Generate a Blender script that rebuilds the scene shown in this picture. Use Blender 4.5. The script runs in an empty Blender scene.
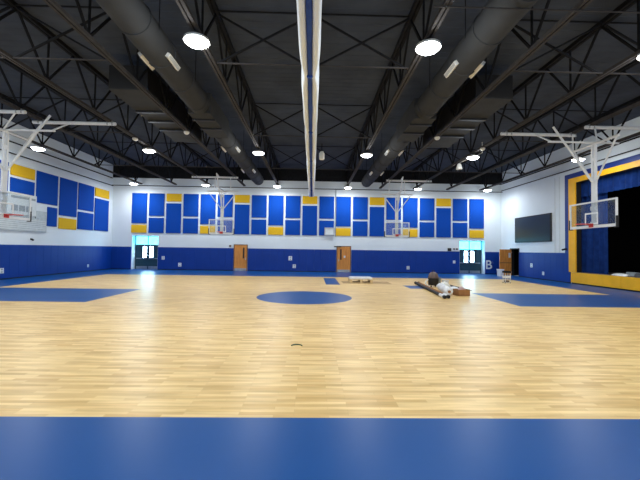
import bpy, bmesh, math, random
from mathutils import Vector, Matrix
random.seed(4)
PI = math.pi
COL = bpy.context.scene.collection

# ------------------------------------------------------------------ materials
def lin(c):
    return tuple(((v/255)/12.92 if v/255 <= .04045 else ((v/255+.055)/1.055)**2.4) for v in c) + (1,)

def mat(name, rgb, rough=.5, metal=0., var=.12, scale=6., bump=0., spec=.5, coat=0.):
    m = bpy.data.materials.new(name); m.use_nodes = True
    nt = m.node_tree; b = nt.nodes['Principled BSDF']
    b.inputs['Roughness'].default_value = rough
    b.inputs['Metallic'].default_value = metal
    b.inputs['Specular IOR Level'].default_value = spec
    b.inputs['Coat Weight'].default_value = coat
    tc = nt.nodes.new('ShaderNodeTexCoord')
    nz = nt.nodes.new('ShaderNodeTexNoise'); nz.inputs['Scale'].default_value = scale
    nz.inputs['Detail'].default_value = 3
    nt.links.new(tc.outputs['Object'], nz.inputs['Vector'])
    rp = nt.nodes.new('ShaderNodeValToRGB')
    c = lin(rgb)
    rp.color_ramp.elements[0].position = .3; rp.color_ramp.elements[1].position = .7
    rp.color_ramp.elements[0].color = tuple(v*(1-var) for v in c[:3])+(1,)
    rp.color_ramp.elements[1].color = tuple(min(1, v*(1+var)) for v in c[:3])+(1,)
    nt.links.new(nz.outputs['Fac'], rp.inputs['Fac'])
    nt.links.new(rp.outputs['Color'], b.inputs['Base Color'])
    if bump:
        bp = nt.nodes.new('ShaderNodeBump'); bp.inputs['Strength'].default_value = bump
        bp.inputs['Distance'].default_value = .01
        nt.links.new(nz.outputs['Fac'], bp.inputs['Height']); nt.links.new(bp.outputs['Normal'], b.inputs['Normal'])
    return m

def emis(name, rgb, strength):
    m = bpy.data.materials.new(name); m.use_nodes = True
    nt = m.node_tree; b = nt.nodes['Principled BSDF']
    tc = nt.nodes.new('ShaderNodeTexCoord'); nz = nt.nodes.new('ShaderNodeTexNoise')
    nz.inputs['Scale'].default_value = 2.5
    nt.links.new(tc.outputs['Object'], nz.inputs['Vector'])
    rp = nt.nodes.new('ShaderNodeValToRGB'); c = lin(rgb)
    rp.color_ramp.elements[0].position = .35; rp.color_ramp.elements[1].position = .65
    rp.color_ramp.elements[0].color = tuple(v*.75 for v in c[:3])+(1,); rp.color_ramp.elements[1].color = c
    nt.links.new(nz.outputs['Fac'], rp.inputs['Fac'])
    nt.links.new(rp.outputs['Color'], b.inputs['Emission Color'])
    b.inputs['Base Color'].default_value = c
    b.inputs['Emission Strength'].default_value = strength
    b.inputs['Roughness'].default_value = .2
    return m

def glass_mat(name, tint, haze):
    m = bpy.data.materials.new(name); m.use_nodes = True
    nt = m.node_tree; nt.nodes.clear()
    out = nt.nodes.new('ShaderNodeOutputMaterial'); mx = nt.nodes.new('ShaderNodeMixShader')
    tr = nt.nodes.new('ShaderNodeBsdfTransparent'); tr.inputs['Color'].default_value = lin(tint)
    mx2 = nt.nodes.new('ShaderNodeMixShader'); mx2.inputs['Fac'].default_value = .45
    df = nt.nodes.new('ShaderNodeBsdfDiffuse'); df.inputs['Color'].default_value = lin((170, 180, 185))  # pale diffuse share paints a hazy reflection into the glass
    gl = nt.nodes.new('ShaderNodeBsdfGlossy'); gl.inputs['Roughness'].default_value = .05
    mx.inputs['Fac'].default_value = haze
    nt.links.new(df.outputs[0], mx2.inputs[1]); nt.links.new(gl.outputs[0], mx2.inputs[2])
    nt.links.new(tr.outputs[0], mx.inputs[1]); nt.links.new(mx2.outputs[0], mx.inputs[2])
    nt.links.new(mx.outputs[0], out.inputs[0])
    return m

M = {}
def defmats():
    M['white_wall'] = block_wall('white_wall', (218, 228, 234))
    M['white_paint'] = mat('white_paint', (205, 214, 218), .55, var=.04)
    M['pad'] = mat('blue_vinyl_pad', (2, 54, 140), .5, var=.06, scale=1.2, spec=.25)
    M['panel_blue'] = mat('blue_fabric_panel', (10, 68, 162), .9, var=.10, scale=90, bump=.2, spec=.15)
    M['panel_gold'] = mat('gold_fabric_panel', (216, 174, 40), .9, var=.08, scale=90, bump=.2, spec=.15)
    M['steel'] = mat('black_painted_steel', (27, 28, 31), .85, spec=.15, var=.2)
    M['chord'] = mat('bounce_lit_chord', (64, 62, 62), .85, spec=.15, var=.15)  # floor bounce painted in: bottom chords and ties lighter than the web steel
    M['deck'] = mat('black_roof_deck', (64, 70, 80), .9, spec=.1, var=.15, scale=1)
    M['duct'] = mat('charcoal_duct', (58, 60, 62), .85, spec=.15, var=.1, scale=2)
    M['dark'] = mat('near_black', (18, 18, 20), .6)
    M['black'] = mat('stage_black', (5, 5, 6), .95, var=.3, spec=.1)
    M['register'] = mat('pale_register', (225, 225, 218), .5, var=.05)
    M['white_steel'] = mat('white_enamel_steel', (222, 226, 228), .4, var=.04)
    M['curtain_white'] = mat('white_curtain_mesh', (236, 246, 254), .85, var=.02, scale=3)
    M['curtain_blue'] = mat('navy_curtain_vinyl', (28, 70, 150), .7, var=.15)
    M['drape'] = mat('blue_stage_drape', (30, 66, 140), .9, var=.2, scale=3, spec=.2)
    M['gold_paint'] = mat('gold_paint', (236, 176, 8), .5, var=.06, scale=2)
    M['blue_paint'] = mat('royal_blue_paint', (8, 46, 126), .5, var=.06)
    M['oak'] = wood_mat('oak_door', (216, 144, 62), (190, 116, 44))
    M['teal'] = mat('dark_teal_door', (22, 62, 78), .45, var=.1)
    M['daylight'] = emis('daylight_transom', (62, 165, 190), 13)
    M['daywhite'] = emis('daylight_vision_glass', (180, 225, 255), 40)
    M['lens'] = emis('led_lens', (245, 250, 255), 25)
    M['rubber'] = mat('black_rubber', (16, 16, 17), .6)
    M['rim'] = mat('orange_red_rim', (200, 50, 40), .4)
    M['glass'] = glass_mat('backboard_glass', (248, 250, 250), .10)
    M['screen'] = mat('dark_display_screen', (40, 50, 54), .3, var=.25, scale=.4)
    M['grey'] = mat('mid_grey', (140, 150, 155), .6)
    M['bundlegrey'] = mat('dark_grey_cloth', (70, 72, 76), .8, var=.3)
    M['silverpaint'] = mat('pale_grey_paint', (178, 190, 196), .6)
    M['silver'] = mat('brushed_metal', (170, 175, 178), .35, metal=.8)
    M['pine'] = wood_mat('pallet_pine', (226, 200, 150), (190, 156, 104))
    M['card'] = mat('brown_cardboard', (150, 105, 62), .85, var=.15)
    M['tan'] = mat('tan_paper', (176, 146, 104), .85, var=.1)
    M['plastic'] = mat('white_plastic_wrap', (228, 230, 230), .35, var=.1, scale=15, bump=.6)
    M['vac'] = mat('brown_grey_drum', (96, 78, 72), .5, var=.2)
    M['pink'] = mat('pinkish_paper', (205, 172, 165), .8)
    M['greenstrip'] = mat('dark_green_strip', (52, 80, 56), .6)
    M['stagefloor'] = mat('worn_stage_floor', (120, 105, 92), .6, var=.2)

def wood_mat(name, a, b_):
    m = mat(name, a, .45, var=.05); nt = m.node_tree; b = nt.nodes['Principled BSDF']
    tc = nt.nodes.new('ShaderNodeTexCoord'); mp = nt.nodes.new('ShaderNodeMapping')
    mp.inputs['Scale'].default_value = (14, 14, 1.2)
    nz = nt.nodes.new('ShaderNodeTexNoise'); nz.inputs['Scale'].default_value = 2; nz.inputs['Detail'].default_value = 6
    rp = nt.nodes.new('ShaderNodeValToRGB')
    rp.color_ramp.elements[0].color = lin(b_); rp.color_ramp.elements[1].color = lin(a)
    rp.color_ramp.elements[0].position = .35; rp.color_ramp.elements[1].position = .6
    nt.links.new(tc.outputs['Object'], mp.inputs['Vector']); nt.links.new(mp.outputs[0], nz.inputs['Vector'])
    nt.links.new(nz.outputs['Fac'], rp.inputs['Fac']); nt.links.new(rp.outputs[0], b.inputs['Base Color'])
    return m

def block_wall(name, rgb):
    m = mat(name, rgb, .6, var=.03, scale=.6); nt = m.node_tree; b = nt.nodes['Principled BSDF']
    tc = nt.nodes.new('ShaderNodeTexCoord'); sx = nt.nodes.new('ShaderNodeSeparateXYZ'); ad = nt.nodes.new('ShaderNodeMath')
    cb = nt.nodes.new('ShaderNodeCombineXYZ'); br = nt.nodes.new('ShaderNodeTexBrick'); bp = nt.nodes.new('ShaderNodeBump')
    nt.links.new(tc.outputs['Object'], sx.inputs[0]); nt.links.new(sx.outputs[0], ad.inputs[0]); nt.links.new(sx.outputs[1], ad.inputs[1])
    nt.links.new(ad.outputs[0], cb.inputs[0]); nt.links.new(sx.outputs[2], cb.inputs[1]); nt.links.new(cb.outputs[0], br.inputs['Vector'])
    br.inputs['Scale'].default_value = 1; br.inputs['Brick Width'].default_value = .4; br.inputs['Row Height'].default_value = .2
    br.inputs['Mortar Size'].default_value = .008
    bp.inputs['Strength'].default_value = .3; bp.inputs['Distance'].default_value = .006; bp.invert = True
    nt.links.new(br.outputs['Fac'], bp.inputs['Height']); nt.links.new(bp.outputs[0], b.inputs['Normal'])
    return m

def floor_mat():
    m = bpy.data.materials.new('gym_floor_vinyl'); m.use_nodes = True
    nt = m.node_tree; N = nt.nodes; L = nt.links; b = N['Principled BSDF']
    tc = N.new('ShaderNodeTexCoord'); sx = N.new('ShaderNodeSeparateXYZ'); L.new(tc.outputs['Object'], sx.inputs[0])
    X, Y = sx.outputs[0], sx.outputs[1]
    def mth(op, a, c, v2=None):
        n = N.new('ShaderNodeMath'); n.operation = op
        for i, v in enumerate((a, c)):
            if v is None: continue
            if isinstance(v, (int, float)): n.inputs[i].default_value = v
            else: L.new(v, n.inputs[i])
        return n.outputs[0]
    def rect(x0, x1, y0, y1):
        return mth('MULTIPLY', mth('MULTIPLY', mth('GREATER_THAN', X, x0), mth('LESS_THAN', X, x1)),
                   mth('MULTIPLY', mth('GREATER_THAN', Y, y0), mth('LESS_THAN', Y, y1)))
    masks = [rect(-99, 99, -99, -9.86), rect(-99, -13.75, -99, 99), rect(13.85, 99, -99, 99), rect(-99, 99, 10.2, 99),
             rect(-99, -7.4, -1.9, 1.9), rect(7.45, 99, -1.78, 1.9), rect(.95, 1.72, 5.0, 9.35), rect(5.1, 6.0, 3.5, 5.0)]
    dx = mth('ADD', X, .1)
    r2 = mth('ADD', mth('MULTIPLY', dx, dx), mth('MULTIPLY', Y, Y))
    mask = mth('LESS_THAN', r2, 1.86**2)
    for k in masks: mask = mth('MAXIMUM', mask, k)
    # wood strips running across the room
    br = N.new('ShaderNodeTexBrick'); L.new(tc.outputs['Object'], br.inputs['Vector'])
    br.inputs['Scale'].default_value = 1; br.inputs['Brick Width'].default_value = .62; br.inputs['Row Height'].default_value = .07
    br.inputs['Mortar Size'].default_value = .0008; br.offset = .37; br.offset_frequency = 3
    br.inputs['Color1'].default_value = lin((255, 222, 156)); br.inputs['Color2'].default_value = lin((222, 178, 106))
    br.inputs['Mortar'].default_value = lin((206, 168, 104)); br.inputs['Bias'].default_value = -.25
    mp = N.new('ShaderNodeMapping'); mp.inputs['Scale'].default_value = (1.0, 9, 1); L.new(tc.outputs['Object'], mp.inputs[0])
    nz = N.new('ShaderNodeTexNoise'); nz.inputs['Scale'].default_value = 1.3; nz.inputs['Detail'].default_value = 5; L.new(mp.outputs[0], nz.inputs[0])
    rp = N.new('ShaderNodeValToRGB'); L.new(nz.outputs['Fac'], rp.inputs[0])
    rp.color_ramp.elements[0].position = .3; rp.color_ramp.elements[1].position = .7
    rp.color_ramp.elements[0].color = (.74, .70, .62, 1); rp.color_ramp.elements[1].color = (1, 1, 1, 1)
    mu = N.new('ShaderNodeMix'); mu.data_type = 'RGBA'; mu.blend_type = 'MULTIPLY'; mu.inputs[0].default_value = 1
    L.new(br.outputs['Color'], mu.inputs[6]); L.new(rp.outputs[0], mu.inputs[7])
    # blue vinyl
    nb = N.new('ShaderNodeTexNoise'); nb.inputs['Scale'].default_value = .7; nb.inputs['Detail'].default_value = 4; L.new(tc.outputs['Object'], nb.inputs[0])
    rb = N.new('ShaderNodeValToRGB'); L.new(nb.outputs['Fac'], rb.inputs[0])
    rb.color_ramp.elements[0].color = lin((8, 72, 138)); rb.color_ramp.elements[1].color = lin((12, 80, 148))
    mx = N.new('ShaderNodeMix'); mx.data_type = 'RGBA'; L.new(mask, mx.inputs[0])
    L.new(mu.outputs[2], mx.inputs[6]); L.new(rb.outputs[0], mx.inputs[7]); L.new(mx.outputs[2], b.inputs['Base Color'])
    b.inputs['Roughness'].default_value = .36
    b.inputs['Specular IOR Level'].default_value = .22
    bp = N.new('ShaderNodeBump'); bp.inputs['Strength'].default_value = .04; bp.inputs['Distance'].default_value = .005
    L.new(nz.outputs['Fac'], bp.inputs['Height']); L.new(bp.outputs[0], b.inputs['Normal'])
    return m

# ------------------------------------------------------------------ mesh builder
class MB:
    def __init__(s): s.bm = bmesh.new()
    def box(s, x0, x1, y0, y1, z0, z1, bev=0.):
        r = bmesh.ops.create_cube(s.bm, size=1)['verts']
        for v in r: v.co = Vector(((x0+x1)/2+v.co.x*(x1-x0), (y0+y1)/2+v.co.y*(y1-y0), (z0+z1)/2+v.co.z*(z1-z0)))
        if bev:
            ed = list({e for v in r for e in v.link_edges})
            bmesh.ops.bevel(s.bm, geom=ed, offset=bev, segments=2, affect='EDGES', profile=.5)
        return s
    def obox(s, c, sx, sy, sz, rot, bev=0.):
        r = bmesh.ops.create_cube(s.bm, size=1)['verts']
        for v in r: v.co = Vector(c)+rot@Vector((v.co.x*sx, v.co.y*sy, v.co.z*sz))
        if bev:
            ed = list({e for v in r for e in v.link_edges})
            bmesh.ops.bevel(s.bm, geom=ed, offset=bev, segments=2, affect='EDGES')
        return s
    def bar(s, a, b, w, h=None):                      # rectangular bar from a to b
        a, b = Vector(a), Vector(b); d = b-a
        q = d.to_track_quat('Y', 'Z').to_matrix()
        return s.obox((a+b)/2, w, d.length, h or w, q)
    def rod(s, a, b, r, r2=None, n=12):
        a, b = Vector(a), Vector(b); d = b-a
        q = d.to_track_quat('Z', 'Y').to_matrix().to_4x4(); q.translation = (a+b)/2
        bmesh.ops.create_cone(s.bm, cap_ends=True, segments=n, radius1=r, radius2=r if r2 is None else r2, depth=d.length, matrix=q)
        return s
    def lathe(s, prof, c, n=24):
        c = Vector(c); rings = []
        for r, z in prof:
            rings.append([s.bm.verts.new(c+Vector((max(r, 1e-4)*math.cos(2*PI*k/n), max(r, 1e-4)*math.sin(2*PI*k/n), z))) for k in range(n)])
        for a, b in zip(rings, rings[1:]):
            for k in range(n): s.bm.faces.new((a[k], a[(k+1) % n], b[(k+1) % n], b[k]))
        s.bm.faces.new(rings[0][::-1]); s.bm.faces.new(rings[-1])
        return s
    def torus(s, c, R, r, n=32, m=8, axis='Z', a0=0., a1=2*PI):
        full = abs(a1-a0-2*PI) < 1e-6; rings = []
        for i in range(n if full else n+1):
            t = a0+(a1-a0)*i/n
            ring = []
            for j in range(m):
                p = 2*PI*j/m; rr = R+r*math.cos(p)
                v = Vector((rr*math.cos(t), rr*math.sin(t), r*math.sin(p)))
                if axis == 'Y': v = Vector((v.x, v.z, v.y))
                ring.append(s.bm.verts.new(Vector(c)+v))
            rings.append(ring)
        k = len(rings)
        for i in range(k if full else k-1):
            a, b = rings[i], rings[(i+1) % k]
            for j in range(m): s.bm.faces.new((a[j], a[(j+1) % m], b[(j+1) % m], b[j]))
        if not full: s.bm.faces.new(rings[0][::-1]); s.bm.faces.new(rings[-1])
        return s
    def loft(s, rings, cap=True):
        R = [[s.bm.verts.new(Vector(p)) for p in r] for r in rings]; n = len(R[0])
        for a, b in zip(R, R[1:]):
            for k in range(n): s.bm.faces.new((a[k], a[(k+1) % n], b[(k+1) % n], b[k]))
        if cap: s.bm.faces.new(R[0][::-1]); s.bm.faces.new(R[-1])
        return s
    def sheet(s, grid, th=0.):
        V = [[s.bm.verts.new(Vector(p)) for p in r] for r in grid]
        fs = []
        for a, b in zip(V, V[1:]):
            for k in range(len(a)-1): fs.append(s.bm.faces.new((a[k], a[k+1], b[k+1], b[k])))
        if th: bmesh.ops.solidify(s.bm, geom=fs, thickness=th)
        return s
    def build(s, name, m, parent=None, smooth=False, origin=None):
        bmesh.ops.recalc_face_normals(s.bm, faces=s.bm.faces[:])
        me = bpy.data.meshes.new(name)
        if origin is not None: bmesh.ops.translate(s.bm, verts=s.bm.verts[:], vec=-Vector(origin))
        s.bm.to_mesh(me); s.bm.free()
        me.materials.append(M[m] if isinstance(m, str) else m)
        if smooth:
            for p in me.polygons: p.use_smooth = True
            try: me.set_sharp_from_angle(angle=math.radians(40))
            except Exception: pass
        o = bpy.data.objects.new(name, me); COL.objects.link(o)
        if origin is not None: o.location = origin
        if parent is not None: o.parent = parent
        return o

def tag(o, label=None, cat=None, group=None, kind=None):
    if label:
        n = len(label.split()); assert (4 if cat else 2) <= n <= 16, (n, label)
        o['label'] = label
    if cat: o['category'] = cat
    if group: o['group'] = group
    if kind: o['kind'] = kind
    return o
def thing(name, label, cat, loc=(0, 0, 0), rz=0., group=None):
    o = bpy.data.objects.new(name, None); o.empty_display_size = .2; COL.objects.link(o)
    o.location = loc; o.rotation_euler = (0, 0, rz)
    return tag(o, label, cat, group)
def copy_tree(o, parent=None):
    c = o.copy(); COL.objects.link(c); c.parent = parent
    for ch in [x for x in ALL_CHILDREN(o)]: copy_tree(ch, c)
    return c
def ALL_CHILDREN(o): return [x for x in COL.objects if x.parent is o]
def struct(o): o['kind'] = 'structure'; return o
ORD = ['first', 'second', 'third', 'fourth', 'fifth', 'sixth', 'seventh', 'eighth', 'ninth', 'tenth', 'eleventh', 'twelfth',
       'thirteenth', 'fourteenth', 'fifteenth', 'sixteenth', 'seventeenth', 'eighteenth', 'nineteenth', 'twentieth', 'twenty-first']

defmats()
# ------------------------------------------------------------------ dimensions (metres, court centre at the origin)
XL, XR, YB, YN, ZC = -16.66, 16.39, 15.73, -16.0, 8.75
PH = 1.9            # padding height
CX = 0.13           # centre line of roof structure
TS = 2.85           # truss spacing
ZB, ZT = 7.10, 8.62 # truss bottom and top chords

# ------------------------------------------------------------------ setting
def wall_panel(mb, axis, c0, c1, u0, u1, z0, z1, holes):
    """wall slab between planes c0,c1 (perpendicular to axis), with rectangular holes (u0,u1,z0,z1)"""
    us = sorted({u0, u1, *[h[0] for h in holes], *[h[1] for h in holes]})
    zs = sorted({z0, z1, *[h[2] for h in holes], *[h[3] for h in holes]})
    for a, b in zip(us, us[1:]):
        for c, d in zip(zs, zs[1:]):
            um, zm = (a+b)/2, (c+d)/2
            if any(h[0] < um < h[1] and h[2] < zm < h[3] for h in holes): continue
            if axis == 'Y': mb.box(a, b, c0, c1, c, d)
            else: mb.box(c0, c1, a, b, c, d)
EXL = (-14.95, -12.78); EXR = (12.80, 14.97)   # exit door recesses
EZ = 2.86
DOORW = (13.14, 14.30, 0, 2.16)                # doorway in the right wall
STG = (-7.2, 7.2, .70, 6.25)                   # stage opening in the right wall

struct(MB().box(XL-.3, XR+.3, YN-.3, YB+1.6, -.2, 0).build('floor', floor_mat()))
mb = MB(); wall_panel(mb, 'Y', YB, YB+.75, XL-.3, XR+.3, 0, ZC, [(EXL[0], EXL[1], 0, EZ), (EXR[0], EXR[1], 0, EZ)])
struct(mb.build('wall_back', 'white_wall'))
struct(MB().box(XL-.3, XL, YN, YB, 0, ZC).build('wall_left', 'white_wall'))
mb = MB(); wall_panel(mb, 'X', XR, XR+.3, YN, YB, 0, ZC, [DOORW, (STG[0], STG[1], 0, STG[3])])
struct(mb.build('wall_right', 'white_wall'))
struct(MB().box(XL-.3, XR+.3, YN-.3, YN, 0, ZC).build('wall_near', 'white_wall'))
# corrugated roof deck, ribs running across the room
prof = []
y = YN-.3; k = 0
while y < YB+.75:
    prof += [(y, ZC), (y+.16, ZC), (y+.18, ZC+.012), (y+.32, ZC+.012)]; y += .34
g = [[(XL-.3, a, b) for a, b in prof], [(XR+.3, a, b) for a, b in prof]]
mb = MB().sheet(g); mb.box(XL-.3, XR+.3, YN-.3, YB+.75, ZC+.04, ZC+.2)
struct(mb.build('ceiling', 'deck'))
struct(MB().box(XL+.002, XR-.002, YB-.08, YB-.002, 7.7, ZC).build('trim_1', 'steel'))
# dark room behind the side doorway, stage house behind the opening
mb = MB(); mb.box(XR+.3, XR+2.2, 12.9, 12.95, 0, 2.5); mb.box(XR+.3, XR+2.2, 14.5, 14.55, 0, 2.5); mb.box(XR+2.2, XR+2.25, 12.9, 14.55, 0, 2.5)
mb.box(XR+.3, XR+2.2, 12.9, 14.55, 2.45, 2.5)
struct(mb.build('wall_passage', 'black'))
mb = MB(); mb.box(XR+.3, XR+6.3, 7.9, 8.0, 0, 7.2); mb.box(XR+.3, XR+6.3, -8, -7.9, 0, 7.2); mb.box(XR+6.3, XR+6.4, -8, 8, 0, 7.2)
mb.box(XR+.3, XR+6.3, -8, 8, 7.1, 7.2)
struct(mb.build('wall_stage', 'black'))

# ------------------------------------------------------------------ stage
st = thing('stage', 'raised stage platform with yellow front panels in the right wall', 'stage', (XR+.1, 0, 0))
MB().box(0, .22, -7.19, 7.19, .60, .70).build('stage_floor', 'stagefloor', st)
MB().box(.22, 6, -7.85, 7.85, .60, .70).build('stage_floor', 'stagefloor', st)
MB().box(-.11, -.102, -7.6, 7.6, 0, .6).build('base_board', 'dark', st)
MB().box(-.15, .0, -7.19, 7.19, .655, .70).build('nosing', 'gold_paint', st)
for i in range(13):
    a = -7.62+i*1.172
    MB().box(-.16, -.111, a+.004, a+1.168, .07, .70, .006).build('front_panel', 'gold_paint', st)
fr = thing('proscenium_frame', 'blue and gold painted frame around the stage opening', 'frame', (XR-.002, 0, 0))
mb = MB(); mb.box(-.05, 0, 7.76, 8.10, PH, 6.86); mb.box(-.05, 0, -8.10, -7.76, PH, 6.86); mb.box(-.05, 0, -7.76, 7.76, 6.56, 6.86)
tag(mb.build('outer_trim', 'blue_paint', fr), 'royal blue outer band of the frame')
mb = MB(); mb.box(-.08, .0, 7.2, 7.755, .71, 6.555); mb.box(-.08, .0, -7.755, -7.2, .71, 6.555); mb.box(-.08, .0, -7.2, 7.2, 6.25, 6.555)
tag(mb.build('inner_trim', 'gold_paint', fr), 'gold painted inner band of the frame')
mb = MB(); mb.box(.0, .302, 7.186, 7.198, .71, 6.24); mb.box(.0, .302, -7.198, -7.186, .71, 6.24); mb.box(.0, .302, -7.186, 7.186, 6.236, 6.248)
tag(mb.build('opening_lining', 'dark', fr), 'dark lining of the opening')

def drape(x, y0, y1, z0, z1, amp, pitch, step=.05):
    n = int(abs(y1-y0)/step)+1; rows = []
    for zi in range(7):
        t = zi/6; z = z0+(z1-z0)*t; r = []
        for i in range(n+1):
            yy = y0+(y1-y0)*i/n
            a = amp*(1.15-.5*t)
            r.append((x+a*math.sin(2*PI*yy/pitch+.5*math.sin(yy*2.1))+.3*a*math.sin(2*PI*yy/pitch*2.3), yy, z))
        rows.append(r)
    return MB().sheet(rows, .012)
o = drape(XR+.66, 7.75, 5.7, .71, 6.47, .09, .42).build('stage_curtain', 'drape', smooth=True)
tag(o, 'blue pleated stage curtain gathered at the far side of the stage', 'curtain')
o = drape(XR+.44, -7.75, 7.75, 5.36, 6.46, .05, .36).build('stage_valance', 'drape', smooth=True)
tag(o, 'short dark blue pleated valance across the top of the stage', 'curtain')
o = MB().rod((XR+.66, -7.88, 6.52), (XR+.66, 7.88, 6.52), .03).build('curtain_track', 'dark')
tag(o, 'black curtain rail above the stage opening', 'rail')
o = MB().rod((XR+.44, -7.88, 6.52), (XR+.44, 7.88, 6.52), .03).build('valance_rail', 'dark')
tag(o, 'black rail carrying the short stage valance', 'rail')
# things left on the stage
def lump(c, sx, sy, sz, seed, n=20, m=10):
    rd = random.Random(seed); ph = [rd.uniform(0, 6) for _ in range(4)]
    mb = MB(); rings = []
    for j in range(m+1):
        t = j/m; zz = sz*t; w = (1-t**2.2)**.5 if t < 1 else .02
        r = []
        for i in range(n):
            a = 2*PI*i/n
            k = w*(1+.16*math.sin(3*a+ph[0]+2*t)+.1*math.sin(5*a+ph[1]))
            r.append((c[0]+sx*k*math.cos(a), c[1]+sy*k*math.sin(a), c[2]+zz))
        rings.append(r)
    return mb.loft(rings)
o = lump((16.72, 3.35, .701), .17, .4, .26, 2).build('cable_bundle', 'bundlegrey', smooth=True)
tag(o, 'dark grey bundle heaped on the stage edge', 'bundle')
o = lump((16.9, 4.75, .701), .2, .5, .13, 5).build('folded_sheet', 'plastic', smooth=True)
tag(o, 'crumpled pale sheet lying on stage beside dark grey bundle', 'sheet')
o = MB().box(17.0, 17.45, 1.3, 3.0, .70, .86, .01).build('pale_board', 'grey'); tag(o, 'long pale grey board lying on the stage floor', 'board')
o = MB().box(17.35, 17.6, 3.1, 4.9, .70, .90, .01).build('white_batten', 'grey'); tag(o, 'narrow grey batten on stage behind the crumpled sheet', 'board')

# ------------------------------------------------------------------ wall padding
def pads(label, axis, c, u0, u1, sgn, w=.61):
    """run of vinyl pads on a wall plane; axis of the wall normal, sgn = direction into the room"""
    ln = u1-u0; n = max(1, round(ln/w)); d = ln/n
    c += .002*sgn; base = (u0, c, 0) if axis == 'Y' else (c, u0, 0)
    t = thing('wall_padding', label, 'wall padding', base, group='blue wall padding runs')
    for i in range(n):
        a, b = i*d+.0015, (i+1)*d-.0015
        mb = MB()
        t0, t1 = sorted((0, sgn*.055))
        if axis == 'Y': mb.box(a, b, t0, t1, .06, PH, .006)
        else: mb.box(t0, t1, a, b, .06, PH, .008)
        mb.build('pad', 'pad', t)
    mb = MB(); t0, t1 = sorted((0, sgn*.03))
    if axis == 'Y': mb.box(0, ln, t0, t1, 0, .06)
    else: mb.box(t0, t1, 0, ln, 0, .06)
    mb.build('base_strip', 'dark', t)
    return t
WD = [(-6.38, -5.32), (2.30, 3.42)]   # wooden doors on the back wall
pads('blue vinyl wall padding along the whole left wall', 'X', XL, YN+.01, YB-.07, 1)
pads('short blue padding run between left corner and left exit door', 'Y', YB, XL+.01, EXL[0]-.02, -1)
pads('blue padding run between left exit door and left wooden door', 'Y', YB, EXL[1]+.02, WD[0][0]-.08, -1)
pads('blue padding run between the two wooden doors', 'Y', YB, WD[0][1]+.08, WD[1][0]-.08, -1)
pads('blue padding run between right wooden door and right exit door', 'Y', YB, WD[1][1]+.08, EXR[0]-.02, -1)
pb = pads('short blue padding run marked with white letter B, right back corner', 'Y', YB, EXR[1]+.02, XR-.01, -1)
pads('narrow blue padding strip between back corner and dark doorway', 'X', XR, 14.38, YB-.07, -1)
pads('blue padding run under dark display board on right wall', 'X', XR, 7.66, 13.06, -1)
pads('blue padding run on right wall nearer than the stage', 'X', XR, YN+.01, -7.66, -1)
# white letter on the corner padding
cu = bpy.data.curves.new('letter', 'FONT'); cu.body = 'B'; cu.size = 1.05; cu.extrude = .004; cu.offset = .012
tmp = bpy.data.objects.new('letter_src', cu); COL.objects.link(tmp)
bpy.context.view_layer.update()
me = bpy.data.meshes.new_from_object(tmp.evaluated_get(bpy.context.evaluated_depsgraph_get()))
bpy.data.objects.remove(tmp)
me.materials.clear(); me.materials.append(M['white_paint'])
lo = bpy.data.objects.new('letter', me); COL.objects.link(lo); lo.parent = pb
lo.location = (.0, -.062, .45); lo.rotation_euler = (PI/2, 0, 0)
tag(lo, 'white block letter B')
MB().bar((.62, -.06, 1.12), (.67, -.06, .92), .05, .01).build('mark', 'grey', pb)

# ------------------------------------------------------------------ doors
def exit_door(name, ex, label):
    x0, x1 = ex; w = x1-x0; y = YB+.55
    t = thing(name, label, 'door', (x0, y, 0)); struct(t)
    mb = MB(); f = .06
    mb.box(0, f, 0, .10, 0, EZ); mb.box(w-f, w, 0, .10, 0, EZ); mb.box(f, w-f, 0, .10, EZ-f, EZ); mb.box(f, w-f, 0, .10, 2.04, 2.10)
    mb.build('door_frame', 'teal', t)
    MB().box(w/2-.03, w/2+.03, .01, .09, 2.10, EZ-f).build('transom_mullion', 'teal', t)
    for a, b in ((f, w/2-.03), (w/2+.03, w-f)):
        tag(MB().box(a, b, .04, .06, 2.10, EZ-f).build('transom_pane', 'daylight', t), 'bright cyan transom pane')
    for s in (0, 1):
        a, b = (f, w/2-.004) if s == 0 else (w/2+.004, w-f)
        wx0, wx1 = (b-.42, b-.12) if s == 0 else (a+.12, a+.42)
        mb = MB(); wall_panel(mb, 'Y', .03, .08, a, b, .015, 2.035, [(wx0, wx1, 1.0, 1.93)])
        lf = mb.build('door_leaf', 'teal', t)
        tag(MB().box(wx0, wx1, .05, .06, 1.0, 1.93).build('vision_pane', 'daywhite', lf), 'narrow bright vision pane')
        mb = MB(); mb.box(a+.08, b-.08, -.05, -.02, .88, .95); mb.box(a+.08, a+.13, -.02, .03, .89, .94); mb.box(b-.13, b-.08, -.02, .03, .89, .94)
        mb.build('push_bar', 'silver', lf)
        MB().box(a+.05, b-.05, .02, .03, .03, .25).build('kick_plate', 'silver', lf)
    MB().box(f, w-f, .0, .10, 0, .012).build('threshold', 'silver', t)
    # white returns of the recess
    mb = MB(); mb.box(-.001, .012, -.55, 0, 0, EZ); mb.box(w-.012, w+.001, -.55, 0, 0, EZ); mb.box(0, w, -.55, 0, EZ-.012, EZ+.001)
    mb.build('recess_lining', 'white_paint', t)
    return t
exit_door('door_1', EXL, 'teal double exit door with bright transom near the left corner')
exit_door('door_4', EXR, 'teal double exit door with bright transom near the right corner')
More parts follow.
